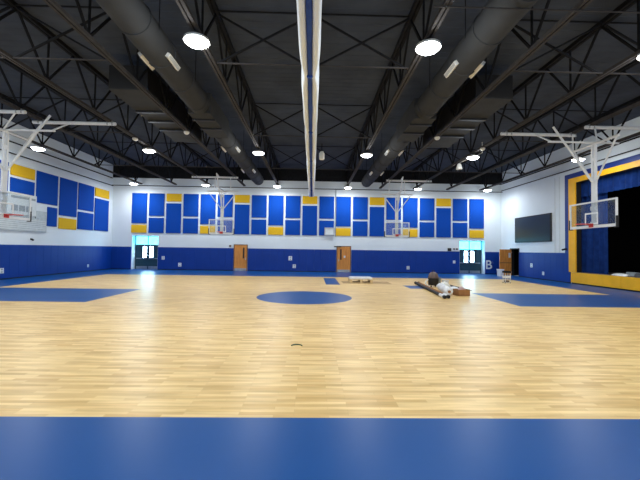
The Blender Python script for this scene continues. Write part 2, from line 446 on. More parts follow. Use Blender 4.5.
def wood_door(name, x0, x1, label, slit_right, closer):
    w = x1-x0; t = thing(name, label, 'door', (x0, YB, 0)); struct(t)
    mb = MB(); f = .05
    mb.box(-f, 0, -.07, 0, 0, 2.22); mb.box(w, w+f, -.07, 0, 0, 2.22); mb.box(0, w, -.07, 0, 2.17, 2.22)
    mb.build('door_frame', M['framewood'], t)
    sx = w*.68 if slit_right else w*.22
    mb = MB(); wall_panel(mb, 'Y', -.055, -.01, .004, w-.004, .01, 2.165, [(sx, sx+.13, 1.05, 1.95)])
    lf = mb.build('door_leaf', 'oak', t)
    MB().box(sx, sx+.13, -.04, -.015, 1.05, 1.95).build('vision_pane', 'dark', lf)
    hx = w*.9 if slit_right else w*.1
    mb = MB(); mb.box(hx-.03, hx+.03, -.065, -.055, .92, 1.12)
    mb.rod((hx, -.065, 1.02), (hx, -.11, 1.02), .012); mb.rod((hx, -.105, 1.02), (hx+(-.12 if slit_right else .12), -.105, 1.02), .012)
    mb.build('door_handle', 'silver', lf)
    MB().box(.03, w-.03, -.062, -.055, .02, .22).build('kick_plate', 'silver', lf)
    if closer:
        MB().box(-.28, w*.3, -.16, -.072, 2.12, 2.2, .01).build('door_closer', 'dark', t)
        MB().box(w*.5, w*.5+.14, -.06, -.055, 1.22, 1.40).build('notice', 'white_paint', lf)
    return t
M['framewood'] = mat('dark_door_frame', (96, 62, 50), .5)
wood_door('door_2', *WD[0], 'oak door with slit window in the back wall, left of centre', True, False)
wood_door('door_3', *WD[1], 'oak door with slit window in the back wall, right of centre', False, True)
# open oak leaf at the side doorway
t = thing('door_5', 'open oak door leaf standing out from the right wall', 'door', (XR, 14.1, 0)); struct(t)
lf = MB().box(-1.02, -.06, -.02, .03, .02, 2.12, .004).build('door_leaf', 'oak', t)
MB().box(-.30, -.12, -.03, -.02, 1.45, 1.85).build('notice', 'white_paint', lf)
MB().box(-1.02, -.06, -.035, -.02, 1.0, 1.08).build('push_bar', 'card', lf)
mb = MB(); mb.rod((-.06, .04, .2), (-.06, .04, .35), .02); mb.rod((-.06, .04, 1.8), (-.06, .04, 1.95), .02); mb.box(-.06, 0, .02, .05, .2, .35); mb.box(-.06, 0, .02, .05, 1.8, 1.95)
mb.build('hinge', 'silver', t)
mb = MB(); mb.box(-.03, .02, .2, .26, 0, 2.22); mb.box(-.03, .02, -1.02, -.96, 0, 2.22); mb.box(-.03, .02, -.96, .2, 2.16, 2.22)
mb.build('door_frame', 'dark', t)
mb = MB(); mb.box(.021, .302, -.957, -.945, 0, 2.155); mb.box(.021, .302, .188, .198, 0, 2.155); mb.box(.021, .302, -.957, .198, 2.145, 2.157)
mb.build('opening_lining', 'dark', t)

# ------------------------------------------------------------------ acoustic panels
def apanel(name_mat, axis, c, u0, u1, z0, z1, sgn, label, group):
    c += .002*sgn; mb = MB(); t0, t1 = sorted((c, c+sgn*.06))
    if axis == 'Y': mb.box(u0, u1, t0, t1, z0, z1, .012); org = ((u0+u1)/2, c, z0)
    else: mb.box(t0, t1, u0, u1, z0, z1, .012); org = (c, (u0+u1)/2, z0)
    o = mb.build('acoustic_panel', name_mat, origin=org)
    return tag(o, label, 'acoustic panel', group)
GB = 'acoustic panels on the back wall'
x00, pitch, pw = -15.03, 1.4325, 1.26
ZP0, ZP1 = 3.08, 6.42
for i in range(21):
    a = x00+i*pitch; b = a+pw; n = ORD[i]
    if i % 4 == 0:
        apanel('panel_blue', 'Y', YB, a, b, 3.88, ZP1, -1, f'tall blue acoustic panel above gold one, {n} back wall column from left', GB)
        apanel('panel_gold', 'Y', YB, a, b, ZP0, 3.74, -1, f'gold acoustic panel under tall blue one, {n} back wall column from left', GB)
    elif i % 4 == 2:
        apanel('panel_gold', 'Y', YB, a, b, 5.76, ZP1, -1, f'gold acoustic panel atop tall blue one, {n} back wall column from left', GB)
        apanel('panel_blue', 'Y', YB, a, b, ZP0, 5.60, -1, f'tall blue acoustic panel below gold one, {n} back wall column from left', GB)
    else:
        apanel('panel_blue', 'Y', YB, a, b, 4.52, ZP1, -1, f'upper blue acoustic panel of {n} back wall column from the left', GB)
        apanel('panel_blue', 'Y', YB, a, b, ZP0, 4.36, -1, f'lower blue acoustic panel of {n} back wall column from the left', GB)
GL = 'acoustic panels on the left wall'
def lp(m, a, b, z0, z1, s): apanel(m, 'X', XL, a, b, z0, z1, 1, s, GL)
lp('panel_gold', 13.32, 15.12, 5.78, 6.44, 'gold acoustic panel on left wall, nearest the back corner')
lp('panel_blue', 13.32, 15.12, 3.12, 5.62, 'tall blue acoustic panel on left wall, nearest the back corner')
lp('panel_blue', 11.42, 13.16, 4.52, 6.44, 'upper blue acoustic panel, second left wall column from back corner')
lp('panel_blue', 11.42, 13.16, 3.10, 4.36, 'lower blue acoustic panel, second left wall column from back corner')
lp('panel_blue', 9.58, 11.26, 3.92, 6.44, 'tall blue acoustic panel above gold one on the left wall')
lp('panel_gold', 9.58, 11.26, 3.02, 3.76, 'gold acoustic panel below tall blue one on the left wall')
lp('panel_blue', 7.62, 9.38, 4.50, 6.44, 'upper blue acoustic panel, fourth left wall column from back corner')
lp('panel_blue', 8.56, 9.38, 3.12, 4.34, 'small blue acoustic panel right of the grey wall cabinet')
lp('panel_gold', 5.80, 7.46, 5.80, 6.44, 'gold acoustic panel high on left wall above the scoreboard')
lp('panel_blue', 5.80, 7.46, 4.86, 5.66, 'short blue acoustic panel directly above the white scoreboard')
lp('panel_blue', 3.96, 5.64, 4.52, 6.44, 'upper blue acoustic panel on left wall, farthest from back corner')

# scoreboard and louvred cabinet on the left wall
sb = thing('scoreboard', 'white scoreboard with grey lettering bands on the left wall', 'scoreboard', (XL+.002, 6.5, 3.5))
MB().box(0, .14, -.95, 1.05, .12, 1.34, .01).build('casing', 'white_paint', sb)
MB().box(.14, .146, -.75, .95, 1.03, 1.16).build('lettering_band', 'grey', sb)
for a in (-.7, -.2, .3):
    MB().box(.14, .146, a, a+.42, .32, .66).build('score_panel', 'grey', sb)
cb = thing('wall_cabinet', 'grey louvred cabinet under the white scoreboard', 'cabinet', (XL+.002, 4.9, 2.70))
MB().box(0, .10, 0, 3.55, 0, .80, .01).build('casing', 'silverpaint', cb)
MB().box(0, .10, 2.72, 3.55, .805, 1.28, .01).build('end_panel', 'silverpaint', cb)
for i in range(6): MB().box(.10, .12, .1, 3.45, .08+i*.11, .13+i*.11).build('louvre', 'white_paint', cb)

# ------------------------------------------------------------------ display board, right wall fittings
db = thing('display_board', 'large dark display board high on the right wall', 'display board', (XR-.002, 11.45, 2.66))
MB().box(-.10, 0, -2.08, 2.08, 0, 1.95, .01).build('frame', 'dark', db)
MB().box(-.108, -.10, -2.0, 2.0, .07, 1.88).build('screen', 'screen', db)
for yy, lab in ((9.05, 'thin white conduit on right wall beside the display board'), (8.62, 'thin white conduit on right wall beside blue stage frame')):
    o = MB().rod((XR-.027, yy, PH+.005), (XR-.027, yy, 6.9), .022, n=8).build('wall_conduit', 'white_paint'); tag(o, lab, 'conduit')
cm = thing('security_camera', 'small black camera on right wall beside the stage frame', 'camera', (XR-.054, 8.0, 2.14))
MB().box(-.05, 0, -.06, .06, -.06, .06).build('bracket', 'dark', cm); MB().rod((-.05, 0, 0), (-.24, .04, -.05), .06).build('camera_body', 'dark', cm)
cm = thing('security_camera', 'small black camera on left wall below the grey cabinet', 'camera', (XL+.002, 7.4, 2.25))
MB().box(0, .05, -.05, .05, -.05, .05).build('bracket', 'dark', cm); MB().rod((.05, 0, 0), (.14, 0, -.06), .04, .06).build('camera_body', 'dark', cm)

# outlets on the padding
def outlet(axis, c, u, z, sgn, label, w=.17):
    d = .0585*sgn
    t = thing('outlet_plate', label, 'outlet', (u, c+d, z) if axis == 'Y' else (c+d, u, z), group='white outlet plates on the padding')
    for nm, m, hw, hh, a, b in (('plate', 'white_steel', w/2, w*.6, 0, .012), ('socket', 'grey', w*.2, w*.16, .012, .016)):
        mb = MB(); t0, t1 = sorted((a*sgn, b*sgn))
        for zz in ((0,) if nm == 'plate' else (-w*.28, w*.28)):
            if axis == 'Y': mb.box(-hw, hw, t0, t1, zz-hh, zz+hh)
            else: mb.box(t0, t1, -hw, hw, zz-hh, zz+hh)
        mb.build(nm, m, t)
outlet('Y', YB, -1.66, 1.12, -1, 'higher white outlet plate on padding between the wooden doors', .3)
outlet('Y', YB, -1.32, .45, -1, 'lower white outlet plate on padding between the wooden doors', .26)
outlet('Y', YB, -10.9, .45, -1, 'low white outlet plate right of the left exit door', .26)
outlet('Y', YB, -12.3, 1.0, -1, 'grey white switch plate beside left exit door', .24)
outlet('Y', YB, 8.35, .45, -1, 'low white outlet plate between right wooden door and right exit', .24)
outlet('Y', YB, 12.3, 1.0, -1, 'small white switch plate left of the right exit door', .2)
outlet('X', XR, 11.5, .95, -1, 'higher white outlet plate on padding under the display board', .24)
outlet('X', XR, 10.2, .45, -1, 'lower white outlet plate on padding under the display board', .2)
outlet('X', XL, 12.7, .42, 1, 'small white outlet plate low on left padding near back corner', .18)
outlet('X', XL, 5.45, .48, 1, 'white outlet plate low on left padding below the scoreboard', .24)
# small signs and wall boxes
t = thing('wall_sign', 'small white sign with dark squares above padding near right exit', 'sign', (12.15, YB-.002, 1.98))
MB().box(0, .56, -.03, 0, 0, .24).build('board', 'white_steel', t)
for a in (.08, .31): MB().box(a, a+.17, -.035, -.03, .06, .18).build('symbol', 'dark', t)
o = MB().box(11.75, 12.05, YB-.10, YB-.002, 1.92, 2.18, .015).build('alarm_box', 'dark'); tag(o, 'small black box on back wall left of the white sign', 'box')
o = MB().box(-6.82, -6.66, YB-.08, YB-.002, 2.0, 2.16, .015).build('alarm_box', 'framewood'); tag(o, 'tiny dark red box beside top of left wooden door', 'box')
t = thing('control_cabinet', 'pale square box with grey frame on middle of back wall', 'box', (1.62, YB-.064, 3.10))
mb = MB(); wall_panel(mb, 'Y', -.12, 0, -.42, .42, 0, .66, [(-.34, .34, .08, .58)]); mb.build('frame', 'silver', t)
MB().box(-.34, .34, -.08, 0, .08, .58).build('panel', 'white_paint', t)
o = MB().rod((2.13, YB-.09, 3.0), (2.13, YB-.09, 7.0), .025, n=8).build('wall_conduit', 'grey'); tag(o, 'thin grey conduit rising beside the pale box on back wall', 'conduit')

# ------------------------------------------------------------------ roof trusses
def make_truss():
    t = thing('roof_truss', 'black steel roof truss', 'truss')
    mb = MB(); mb.box(-.085, -.02, YN, 15.35, ZB, ZB+.09); mb.box(.02, .085, YN, 15.35, ZB, ZB+.09); mb.box(-.02, .02, YN, 15.35, ZB+.05, ZB+.09)
    mb.build('bottom_chord', 'chord', t)
    mb = MB(); mb.box(-.10, -.02, YN, YB, ZT, ZC); mb.box(.02, .10, YN, YB, ZT, ZC); mb.box(-.02, .02, YN, YB, ZT+.05, ZC)
    mb.build('top_chord', 'steel', t)
    y = -14.65; first = None
    while y < 15.3:
        for dy, w in ((-1.2, .055), (0, .045), (1.2, .055)):
            yt = max(YN+.03, min(YB-.08, y+dy))
            MB().bar((0, y, ZB+.07), (0, yt, ZT+.05), w).build('web_bar', 'steel', t)
        y += 2.42
    return t
proto = make_truss()
for k in range(-5, 6):
    t = proto if k == -5 else copy_tree(proto)
    t.location = (CX+TS*k, 0, 0)
    tag(t, ['black steel roof truss above the left backstop, nearest the left wall'][0] if k == -5 else
        ('black steel roof truss nearest the right wall' if k == 5 else
         ('black steel roof truss carrying the rolled divider curtain' if k == 0 else
          f'black steel roof truss, {ORD[abs(k)-1]} to the {"left" if k < 0 else "right"} of the divider curtain')), 'truss', 'roof trusses')
# cross bracing between trusses
def make_brace():
    t = thing('cross_brace', 'black cross brace between trusses', 'brace'); w = TS-.2
    MB().bar((0, 0, ZB+.05), (w, 0, ZT-.0), .05).build('diagonal_bar', 'steel', t)
    MB().bar((0, .055, ZT-.0), (w, .055, ZB+.05), .05).build('diagonal_bar', 'steel', t)
    MB().bar((0, -.05, ZB+.04), (w, -.05, ZB+.04), .035).build('tie_bar', 'chord', t)
    MB().bar((0, -.05, ZT+.03), (w, -.05, ZT+.03), .035).build('tie_bar', 'steel', t)
    return t
pbz = make_brace(); used = False
rows = ((-3.9, 'nearest'), (2.35, 'middle'), (8.9, 'farthest'))
for yy, rn in rows:
    for k in range(-5, 5):
        if k in (-2, 1): continue
        if k in (-3, 2) and yy == 2.35: continue
        t = copy_tree(pbz) if used else pbz; used = True
        t.location = (CX+TS*k+.1, yy, 0)
        j = k if k >= 0 else -k-1
        side = 'right' if k >= 0 else 'left'
        tag(t, f'black cross brace, {ORD[j]} bay {side} of divider curtain, {rn} brace row', 'brace', 'roof cross braces')

# ------------------------------------------------------------------ ducts
def make_duct(s, label):
    cx = CX+s*4.45; cz = 7.52; R = .43
    t = thing('air_duct', label, 'air duct', (cx, 0, cz), group='round ceiling air ducts')
    for a, b in ((YN+.02, -.25), (2.75, 14.7)):
        mb = MB()
        rings = []; n = 28; seg = []
        y = a
        while y < b-.3:
            seg += [(y, R), (y+1.46, R), (y+1.47, R+.025), (y+1.53, R+.025)]; y += 1.54
        seg = [q for q in seg if q[0] < b]+[(b, R)]
        for yy, r in seg: rings.append([(r*math.cos(2*PI*i/n), yy, r*math.sin(2*PI*i/n)) for i in range(n)])
        mb.loft(rings); mb.build('round_duct', 'duct', t, smooth=True)
    MB().box(-.44, .44, -.25, 2.75, -.40, .42, .02).build('square_section', 'duct', t)
    for yy in (.38, 1.42): MB().box(-.46, .46, yy-.06, yy+.06, -.47, -.401).build('support_channel', 'dark', t)
    # flat air plenum beyond the next truss, joined by a branch above the bottom chord
    j0, j1 = TS*2-4.45+.14, 7.2-4.45
    x0, x1 = sorted((s*j0, s*j1))
    pm = MB().box(x0, x1, -1.55, 4.45, -.08, .75, .01).build('plenum_box', 'dark', t)  # near-black sides paint in shade; the underside keeps the duct grey
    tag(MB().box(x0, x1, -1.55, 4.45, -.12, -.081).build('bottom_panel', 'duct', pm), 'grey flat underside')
    for yy in (.37, 1.42, 2.5): MB().box(x0+.02, x1-.02, yy-.08, yy+.08, -.20, -.121).build('support_channel', 'dark', t)
    for yy in (-3.75, 5.05, 10.25):
        for q in (-1, 1):
            an = -PI/2+q*.95
            c = (R*1.0*math.cos(an), yy, R*1.0*math.sin(an))
            rot = Matrix.Rotation(-(an-0), 3, 'Y'); th = .16
            c = (c[0]*1.09, yy, c[2]*1.09)
            mb = MB(); mb.obox(c, .10, .75, .13, rot)
            rg = mb.build('air_register', 'register', t)
            mb = MB()
            for e in (-.03, 0, .03):
                off = rot@Vector((.054, 0, e)); mb.obox((c[0]+off.x, yy, c[2]+off.z), .012, .68, .012, rot)
            mb.build('vane', 'grey', rg)
    for yy in (-12, -8, -4.8, -2, 6.3, 9, 12, 14.2):
        for q in (-1, 1): MB().rod((q*R, yy, 0), (q*R, yy, ZC-cz), .012, n=6).build('hanger_rod', 'steel', t)
    return t
make_duct(-1, 'round charcoal air duct with flat plenum, left of the divider curtain')
make_duct(1, 'round charcoal air duct with flat plenum, right of the divider curtain')

# ------------------------------------------------------------------ high bay lights
def make_light():
    t = thing('high_bay_light', 'round led high bay light', 'light')
    MB().lathe([(.05, .12), (.12, .11), (.14, .05), (.30, .03), (.31, -.03), (.29, -.03)][::-1], (0, 0, 0)).build('housing', 'register', t, smooth=True)
    MB().lathe([(.10, -.12), (.22, -.09), (.28, -.03)], (0, 0, 0)).build('lens', 'lens', t)
    MB().rod((0, 0, .115), (0, 0, .175), .02, n=8).build('hanger', 'steel', t)
    return t
pl = make_light(); used = False
for yy, rn in ((-14.3, 'behind camera'), (-5.35, 'nearest row'), (4.45, 'middle row'), (14.1, 'back wall row')):
    for k in (-5, -3, -1, 1, 3, 5):
        x = CX+TS*k
        ld = bpy.data.lights.new('led_lamp', 'AREA'); ld.shape = 'DISK'; ld.size = .42; ld.energy = 132
        ld.color = (.93, .97, 1.0)
        lo_ = bpy.data.objects.new('led_lamp', ld); COL.objects.link(lo_); lo_.location = (x, yy, ZB-.17-.135)
        pd = bpy.data.lights.new('led_glow', 'POINT'); pd.energy = 40 if yy > 10 else 85; pd.shadow_soft_size = .2; pd.color = (.93, .97, 1.0)
        po = bpy.data.objects.new('led_glow', pd); COL.objects.link(po); po.location = (x, yy, ZB-.17-.30)
        if yy < -10: continue
        t = copy_tree(pl) if used else pl; used = True
        t.location = (x, yy, ZB-.17)
        side = 'left' if k < 0 else 'right'; j = {1: 'first', 3: 'second', 5: 'third'}[abs(k)]
        tag(t, f'round led high bay light, {j} {side} of divider curtain, {rn}', 'light', 'led high bay lights')

# ------------------------------------------------------------------ divider curtain
dc = thing('divider_curtain', 'rolled white and blue divider curtain hanging along the ceiling centre', 'curtain', (.06, 0, ZB))
ties = [-13.5, -9.5, -5.5, -1.5, 2.5, 6.5, 10.5]
def sq(v): return math.copysign(abs(v)**.55, v)
def lobe(xo, rx, zc, rz, y0, y1, pin):
    rings = []; n = 32; y = y0
    while y <= y1+1e-6:
        d = min(abs(y-q) for q in ties); s = 1-pin*math.exp(-(d/.35)**2)
        s2 = 1+.04*math.sin(y*3.1+xo*20)
        sag = .05*math.cos((y+13.5)/4*2*PI)
        rings.append([(xo*s+rx*s*s2*sq(math.cos(2*PI*i/n)), y, zc+sag*.4+rz*sq(math.sin(2*PI*i/n))) for i in range(n)]); y += .1
    return MB().loft(rings)
for q in (-1, 1):
    lobe(q*.135, .095, -.58, .515, -15.5, 13.4, .25).build('white_fold', 'curtain_white', dc, smooth=True)
tag(lobe(0, .075, -.585, .50, -15.5, 13.42, .1).build('blue_fold', 'curtain_blue', dc, smooth=True), 'navy blue middle fold')
for yy in ties:
    mb = MB(); n = 24
    R0 = [[(a*math.cos(2*PI*i/n), yy+e, -.58+b*math.sin(2*PI*i/n)) for i in range(n)] for a, b, e in ((.185, .53, -.04), (.195, .535, 0), (.185, .53, .04))]
    mb.loft(R0).build('tie_strap', 'curtain_blue', dc, smooth=True)

# ------------------------------------------------------------------ basketball backstops
def backstop(label, loc, rz, bw, inner, outer, hz, group='basketball backstops'):
    """local +x faces the court; loc = point on floor below the backboard face"""
    t = thing('basketball_backstop', label, 'basketball hoop', (loc[0], loc[1], 0), rz, group)
    zb = 2.90; bh = 1.07; h = bw/2
    bb = MB().box(-.02, 0, -h+.03, h-.03, zb+.05, zb+bh-.03).build('backboard', 'glass', t)
    mb = MB(); wall_panel(mb, 'X', -.045, .012, -h, h, zb, zb+bh, [(-h+.055, h-.055, zb+.11, zb+bh-.06)])
    mb.build('frame', 'white_steel', bb)
    mb = MB(); wall_panel(mb, 'X', .001, .006, -.33, .33, zb+.14, zb+.62, [(-.27, .27, zb+.20, zb+.56)])
    mb.build('target_square', 'white_steel', bb)
    for s in (-1, 1):
        mb = MB(); y0, y1 = sorted((s*(h-.03), s*(h+.025))); mb.box(-.06, .03, y0, y1, zb-.03, zb+.40, .01)
        y0, y1 = sorted((s*(h-.12), s*(h+.02))); mb.box(-.06, .03, y0, y1, zb-.035, zb+.0)
        mb.build('corner_pad', 'rubber', bb)
    mb = MB(); mb.torus((.38, 0, 3.05), .23, .012); mb.box(.012, .16, -.11, .11, 3.03, 3.06); mb.box(.0125, .03, -.11, .11, 2.93, 3.08)
    mb.build('rim', 'rim', t, smooth=True)
    # mast (two tubes joined by plates)
    mb = MB()
    for s in (-1, 1): mb.bar((-.13, s*.075, zb+.05), (-.13, s*.075, hz), .075)
    for z in (zb+.1, zb+.6, 4.0, 4.72, 5.6): mb.box(-.175, -.09, -.11, .11, z, z+.16)
    mb.box(-.09, -.046, -.11, .11, zb+.1, zb+.26); mb.box(-.09, -.046, -.11, .11, zb+.72, zb+.88)
    mb.box(-.16, -.10, -.045, .045, zb+.06, 4.9)
    mb.build('mast', 'white_steel', t)
    MB().rod((-.13, -1.15, hz+.03), (-.13, 1.15, hz+.03), .05).build('hinge_pipe', 'white_steel', t)
    for s in (-1, 1):
        MB().rod((-.13, s*1.05, hz), (-.13, s*.06, 4.72), .036).build('strut', 'white_steel', t)
    # arm at hinge height and knee brace toward the court
    MB().rod((-1.15, .35*inner, hz+.09), (1.75, .35*inner, hz+.09), .042).build('cross_arm', 'white_steel', t)
    MB().rod((-.06, .0, 4.75), (1.55, .35*inner, 6.98), .042).build('knee_brace', 'white_steel', t)
    # spreaders clamped under the trusses, hangers down to the hinge pipe
    for (x0, x1, y, ydir, c0) in outer:
        a, b = ((x0, y, ZB-.05), (x1, y, ZB-.05)) if ydir == 'x' else ((y, x0, ZB-.05), (y, x1, ZB-.05))
        sp = MB().rod(a, b, .07).build('spreader_pipe', 'white_steel', t)
        for e in c0:
            mb = MB()
            for dd in (-.1, .1):
                if ydir == 'x': mb.box(e+dd-.025, e+dd+.025, y-.07, y+.07, ZB-.11, ZB+.06)
                else: mb.box(y-.07, y+.07, e+dd-.025, e+dd+.025, ZB-.11, ZB+.06)
            mb.build('clamp', 'silver', sp)
    return t
# right hoop faces -x : local (x,y) -> world (-x,-y)
k3, k4, k5 = CX+3*TS, CX+4*TS, CX+5*TS
def hang(t, pts):
    for a, b in pts: MB().rod(a, b, .032).build('hanger_tube', 'white_steel', t)
RX, LX = 11.4, -11.72
t = backstop('ceiling hung glass basketball backstop in front of the stage', (RX, -.05), PI, 2.35, 0.,
             [(RX-11.62, RX-8.35, -1.15, 'x', (RX-k3, RX-k4)), (RX-14.6, RX-11.3, -.15, 'x', (RX-k4, RX-k5))], 6.28)
hang(t, [((-.13, -1.12, 6.3), (-.13, -1.15, ZB-.05)), ((-.13, .15, 6.36), (-.3, -.15, ZB-.05)), ((1.6, 0, 6.37), (1.55, -1.15, ZB-.05))])
t = backstop('ceiling hung glass basketball backstop near the left wall', (LX, -.05), 0, 2.35, 0.,
             [(-11.62-LX, -8.2-LX, 1.0, 'x', (-k3+2*CX-LX, -k4+2*CX-LX)), (-14.5-LX, -11.05-LX, -.1, 'x', (-k4+2*CX-LX, -k5+2*CX-LX))], 6.28)
hang(t, [((-.13, 1.05, 6.3), (.5, 1.0, ZB-.05)), ((-.13, -.1, 6.36), (.3, -.1, ZB-.05)), ((1.6, 0, 6.37), (1.65, 1.0, ZB-.05))])
# back hoops face -y : rz=-90deg, local (x,y) -> world (y,-x)
def back(label, X, k_in, sgn):
    ks = [CX+2*TS*sgn, CX+3*TS*sgn]
    lo, hi = min(ks)-.25, max(ks)+.25
    t = backstop(label, (X, 11.5), -PI/2, 1.83, .0,
                 [(lo-X, hi-X, -.13, 'y', (ks[0]-X, ks[1]-X))], 6.0)
    hang(t, [((-.13, -.6, 6.0), (-.13, -.55, ZB-.05)), ((-.13, .6, 6.0), (-.13, .55, ZB-.05))])
    # short brace head: tie the knee brace back to the spreader
    MB().rod((1.55, 0, 6.98), (-.13, .25*sgn, ZB-.05), .03).build('tie_tube', 'white_steel', t)
back('ceiling hung glass basketball backstop near back wall, left one', -6.42, 0, -1)
back('ceiling hung glass basketball backstop near back wall, right one', 6.36, 0, 1)

# ------------------------------------------------------------------ pipes and small ceiling devices
def pipe(pts, r, m, label, cat='pipe', name='sprinkler_pipe'):
    mb = MB()
    for a, b in zip(pts, pts[1:]): mb.rod(a, b, r, n=10)
    o = mb.build(name, m, smooth=True); return tag(o, label, cat)
pipe([(XL+.01, 15.5, 7.02), (XR-.01, 15.5, 7.02)], .03, 'steel', 'black sprinkler pipe running along the top of the back wall')
pipe([(XL+.18, YN+.01, 6.95), (XL+.18, 15.4, 6.95)], .03, 'steel', 'black pipe running along the top of the left wall')
pipe([(XL+.10, YN+.01, 7.6), (XL+.10, 15.4, 7.6)], .04, 'steel', 'thicker black pipe highest on the left wall')
pipe([(XR-.18, YN+.01, 7.1), (XR-.18, 15.4, 7.1)], .03, 'steel', 'black pipe running along the top of the right wall')
pipe([(XR-.10, YN+.01, 7.7), (XR-.10, 15.4, 7.7)], .04, 'steel', 'thicker black pipe highest on the right wall')
pipe([(CX+TS*.9, -6.57, ZB-.02), (CX+TS*5, -6.57, ZB-.02)], .016, 'chord', 'thin dull grey conduit crossing under the nearest right trusses', 'conduit', 'ceiling_conduit')
pipe([(9.1, 4.3, ZB+.6), (9.1, 4.3, ZB+.02), (8.66, 7.2, ZB+.02)], .02, 'register', 'thin pale bent conduit below the right trusses', 'conduit', 'ceiling_conduit')
def sensor(x, y, label):
    t = thing('ceiling_sensor', label, 'sensor', (x, y, ZB), group='white ceiling sensors')
    MB().lathe([(.01, -.12), (.07, -.11), (.11, -.07), (.12, -.03), (.12, 0)], (0, 0, 0)).build('dome', 'register', t, smooth=True)
    MB().box(-.08, .08, -.08, .08, 0, .02).build('mount', 'grey', t)
sensor(CX-2*TS, 1.9, 'white dome sensor under truss beside the left air plenum')
sensor(CX+2*TS, 1.9, 'white dome sensor under truss beside the right air plenum')
sensor(CX-3*TS, 3.0, 'white dome sensor under truss close to left middle light')
sensor(CX+3*TS, 3.4, 'white dome sensor under truss close to right middle light')
t = thing('ceiling_speaker', 'white cone shaped speaker below the trusses, right of centre', 'speaker', (CX+3*TS, 6.2, ZB))
MB().lathe([(.17, -.42), (.18, -.38), (.10, -.12), (.06, -.08), (.02, -.08)], (0, 0, 0)).build('cone', 'register', t, smooth=True)
MB().rod((0, 0, -.1), (0, 0, .02), .02).build('hanger', 'steel', t)
t = thing('curtain_motor', 'small white motor box beside the rolled divider curtain', 'motor', (CX+.45, 3.2, ZB-.3))
MB().lathe([(.11, -.50), (.13, -.46), (.13, -.2), (.08, -.1), (.02, -.08)], (0, 0, 0), 16).build('motor_body', 'register', t, smooth=True)
MB().bar((0, 0, -.1), (-.0, 0, .30), .04).build('bracket', 'steel', t)

# ------------------------------------------------------------------ things on the floor
# pallet with a stack of white boards on a tan sheet
o = MB().box(1.95, 4.7, 5.75, 7.1, 0, .006).build('paper_sheet', 'tan'); tag(o, 'tan protective sheet on the floor under the pallet', 'sheet')
pa = thing('wooden_pallet', 'wooden pallet lying near the right wooden door', 'pallet', (2.35, 6.05, .006))
for i in range(6): MB().box(0, 1.32, i*.17, i*.17+.12, .185, .21).build('deck_board', 'pine', pa)
for a in (0, .59, 1.18): MB().box(a, a+.14, 0, .97, .022, .185).build('stringer', 'pine', pa)
for a in (0, .43, .85): MB().box(0, 1.32, a, a+.12, 0, .022).build('bottom_board', 'pine', pa)
for i in range(2):
    o = MB().box(2.37+.02*i, 3.64+.01*i, 6.07, 6.99-.02*i, .218+i*.05, .266+i*.05, .008).build('white_carton', 'plastic')
    tag(o, ['white flat carton directly on the wooden pallet', 'white flat carton on top of the carton on the pallet'][i], 'carton', 'white flat cartons on the pallet')
# long tubes
def tube(a, b, r, m, label):
    a, b = Vector(a), Vector(b); d = (b-a).normalized()
    t = thing('cardboard_tube', label, 'tube', a, group='long tubes on the floor')
    MB().rod((0, 0, 0), b-a, r, n=16).build('tube_body', m, t, smooth=True)
    tag(MB().rod(b-a-d*.5, b-a+d*.06, r*1.12, n=16).build('end_wrap', 'plastic', t, smooth=True), 'white wrapped end')
    tag(MB().rod(b-a+d*.06, b-a+d*.2, r*1.05, n=16).build('end_cap', 'rubber', t, smooth=True), 'black end cap')
    tag(MB().rod(-d*.12, Vector((0, 0, 0)), r*1.2, n=16).build('far_cap', 'rubber', t, smooth=True), 'black far cap')
tube((6.05, 5.75, .075), (5.45, .05, .075), .065, 'dark', 'long dark tube on the floor, outermost toward court centre')
tube((6.22, 5.75, .075), (5.64, .15, .075), .065, 'card', 'long brown tube on the floor, inside the dark tube')
# shop vacuum
v = thing('shop_vacuum', 'brown grey drum shaped shop vacuum behind the tubes', 'vacuum', (6.58, 4.45, 0))
MB().lathe([(.24, .1), (.26, .13), (.27, .42), (.275, .44), (.275, .47)], (0, 0, 0)).build('drum', 'dark', v, smooth=True)
MB().lathe([(.27, .47), (.27, .53), (.22, .68), (.13, .77), (.04, .79)], (0, 0, 0)).build('motor_head', 'vac', v, smooth=True)
mb = MB(); mb.rod((-.06, 0, .76), (-.06, 0, .86), .015); mb.rod((.06, 0, .76), (.06, 0, .86), .015); mb.rod((-.07, 0, .86), (.07, 0, .86), .018); mb.build('handle', 'dark', v)
for a in range(4):
    c, s_ = math.cos(PI/4+a*PI/2)*.25, math.sin(PI/4+a*PI/2)*.25
    MB().rod((c-.02, s_, .045), (c+.02, s_, .045), .045).rod((c, s_, .05), (c, s_, .12), .015).build('caster', 'rubber', v)
mb = MB(); pts = [Vector((-.27, 0, .38))]+[Vector((-.3-.16*math.sin(i/10*PI), -.25*i/10, .38-.33*i/10)) for i in range(1, 11)]
for a, b in zip(pts, pts[1:]): mb.rod(a, b, .03, n=8)
mb.build('hose', 'register', v, smooth=True)
# buckets
def bucket(x, y, m, r, h, label):
    t = thing('bucket', label, 'bucket', (x, y, 0))
    MB().lathe([(r*.85, 0), (r, h*.92), (r*1.06, h*.92), (r*1.06, h), (r*.97, h), (r*.83, .02), (.01, .02)], (0, 0, 0)).build('pail', m, t, smooth=True)
    MB().torus((0, 0, h*.88), r*1.07, .008, n=20, m=6, axis='Y', a0=PI, a1=2*PI).build('bail_handle', 'silver', t, smooth=True)
bucket(6.98, 5.0, 'grey', .2, .46, 'grey bucket standing right of the shop vacuum')
bucket(7.2, 4.4, 'plastic', .17, .38, 'white bucket standing beside the grey bucket')
bucket(15.0, 13.3, 'plastic', .26, .55, 'white bucket at the foot of the open oak door')
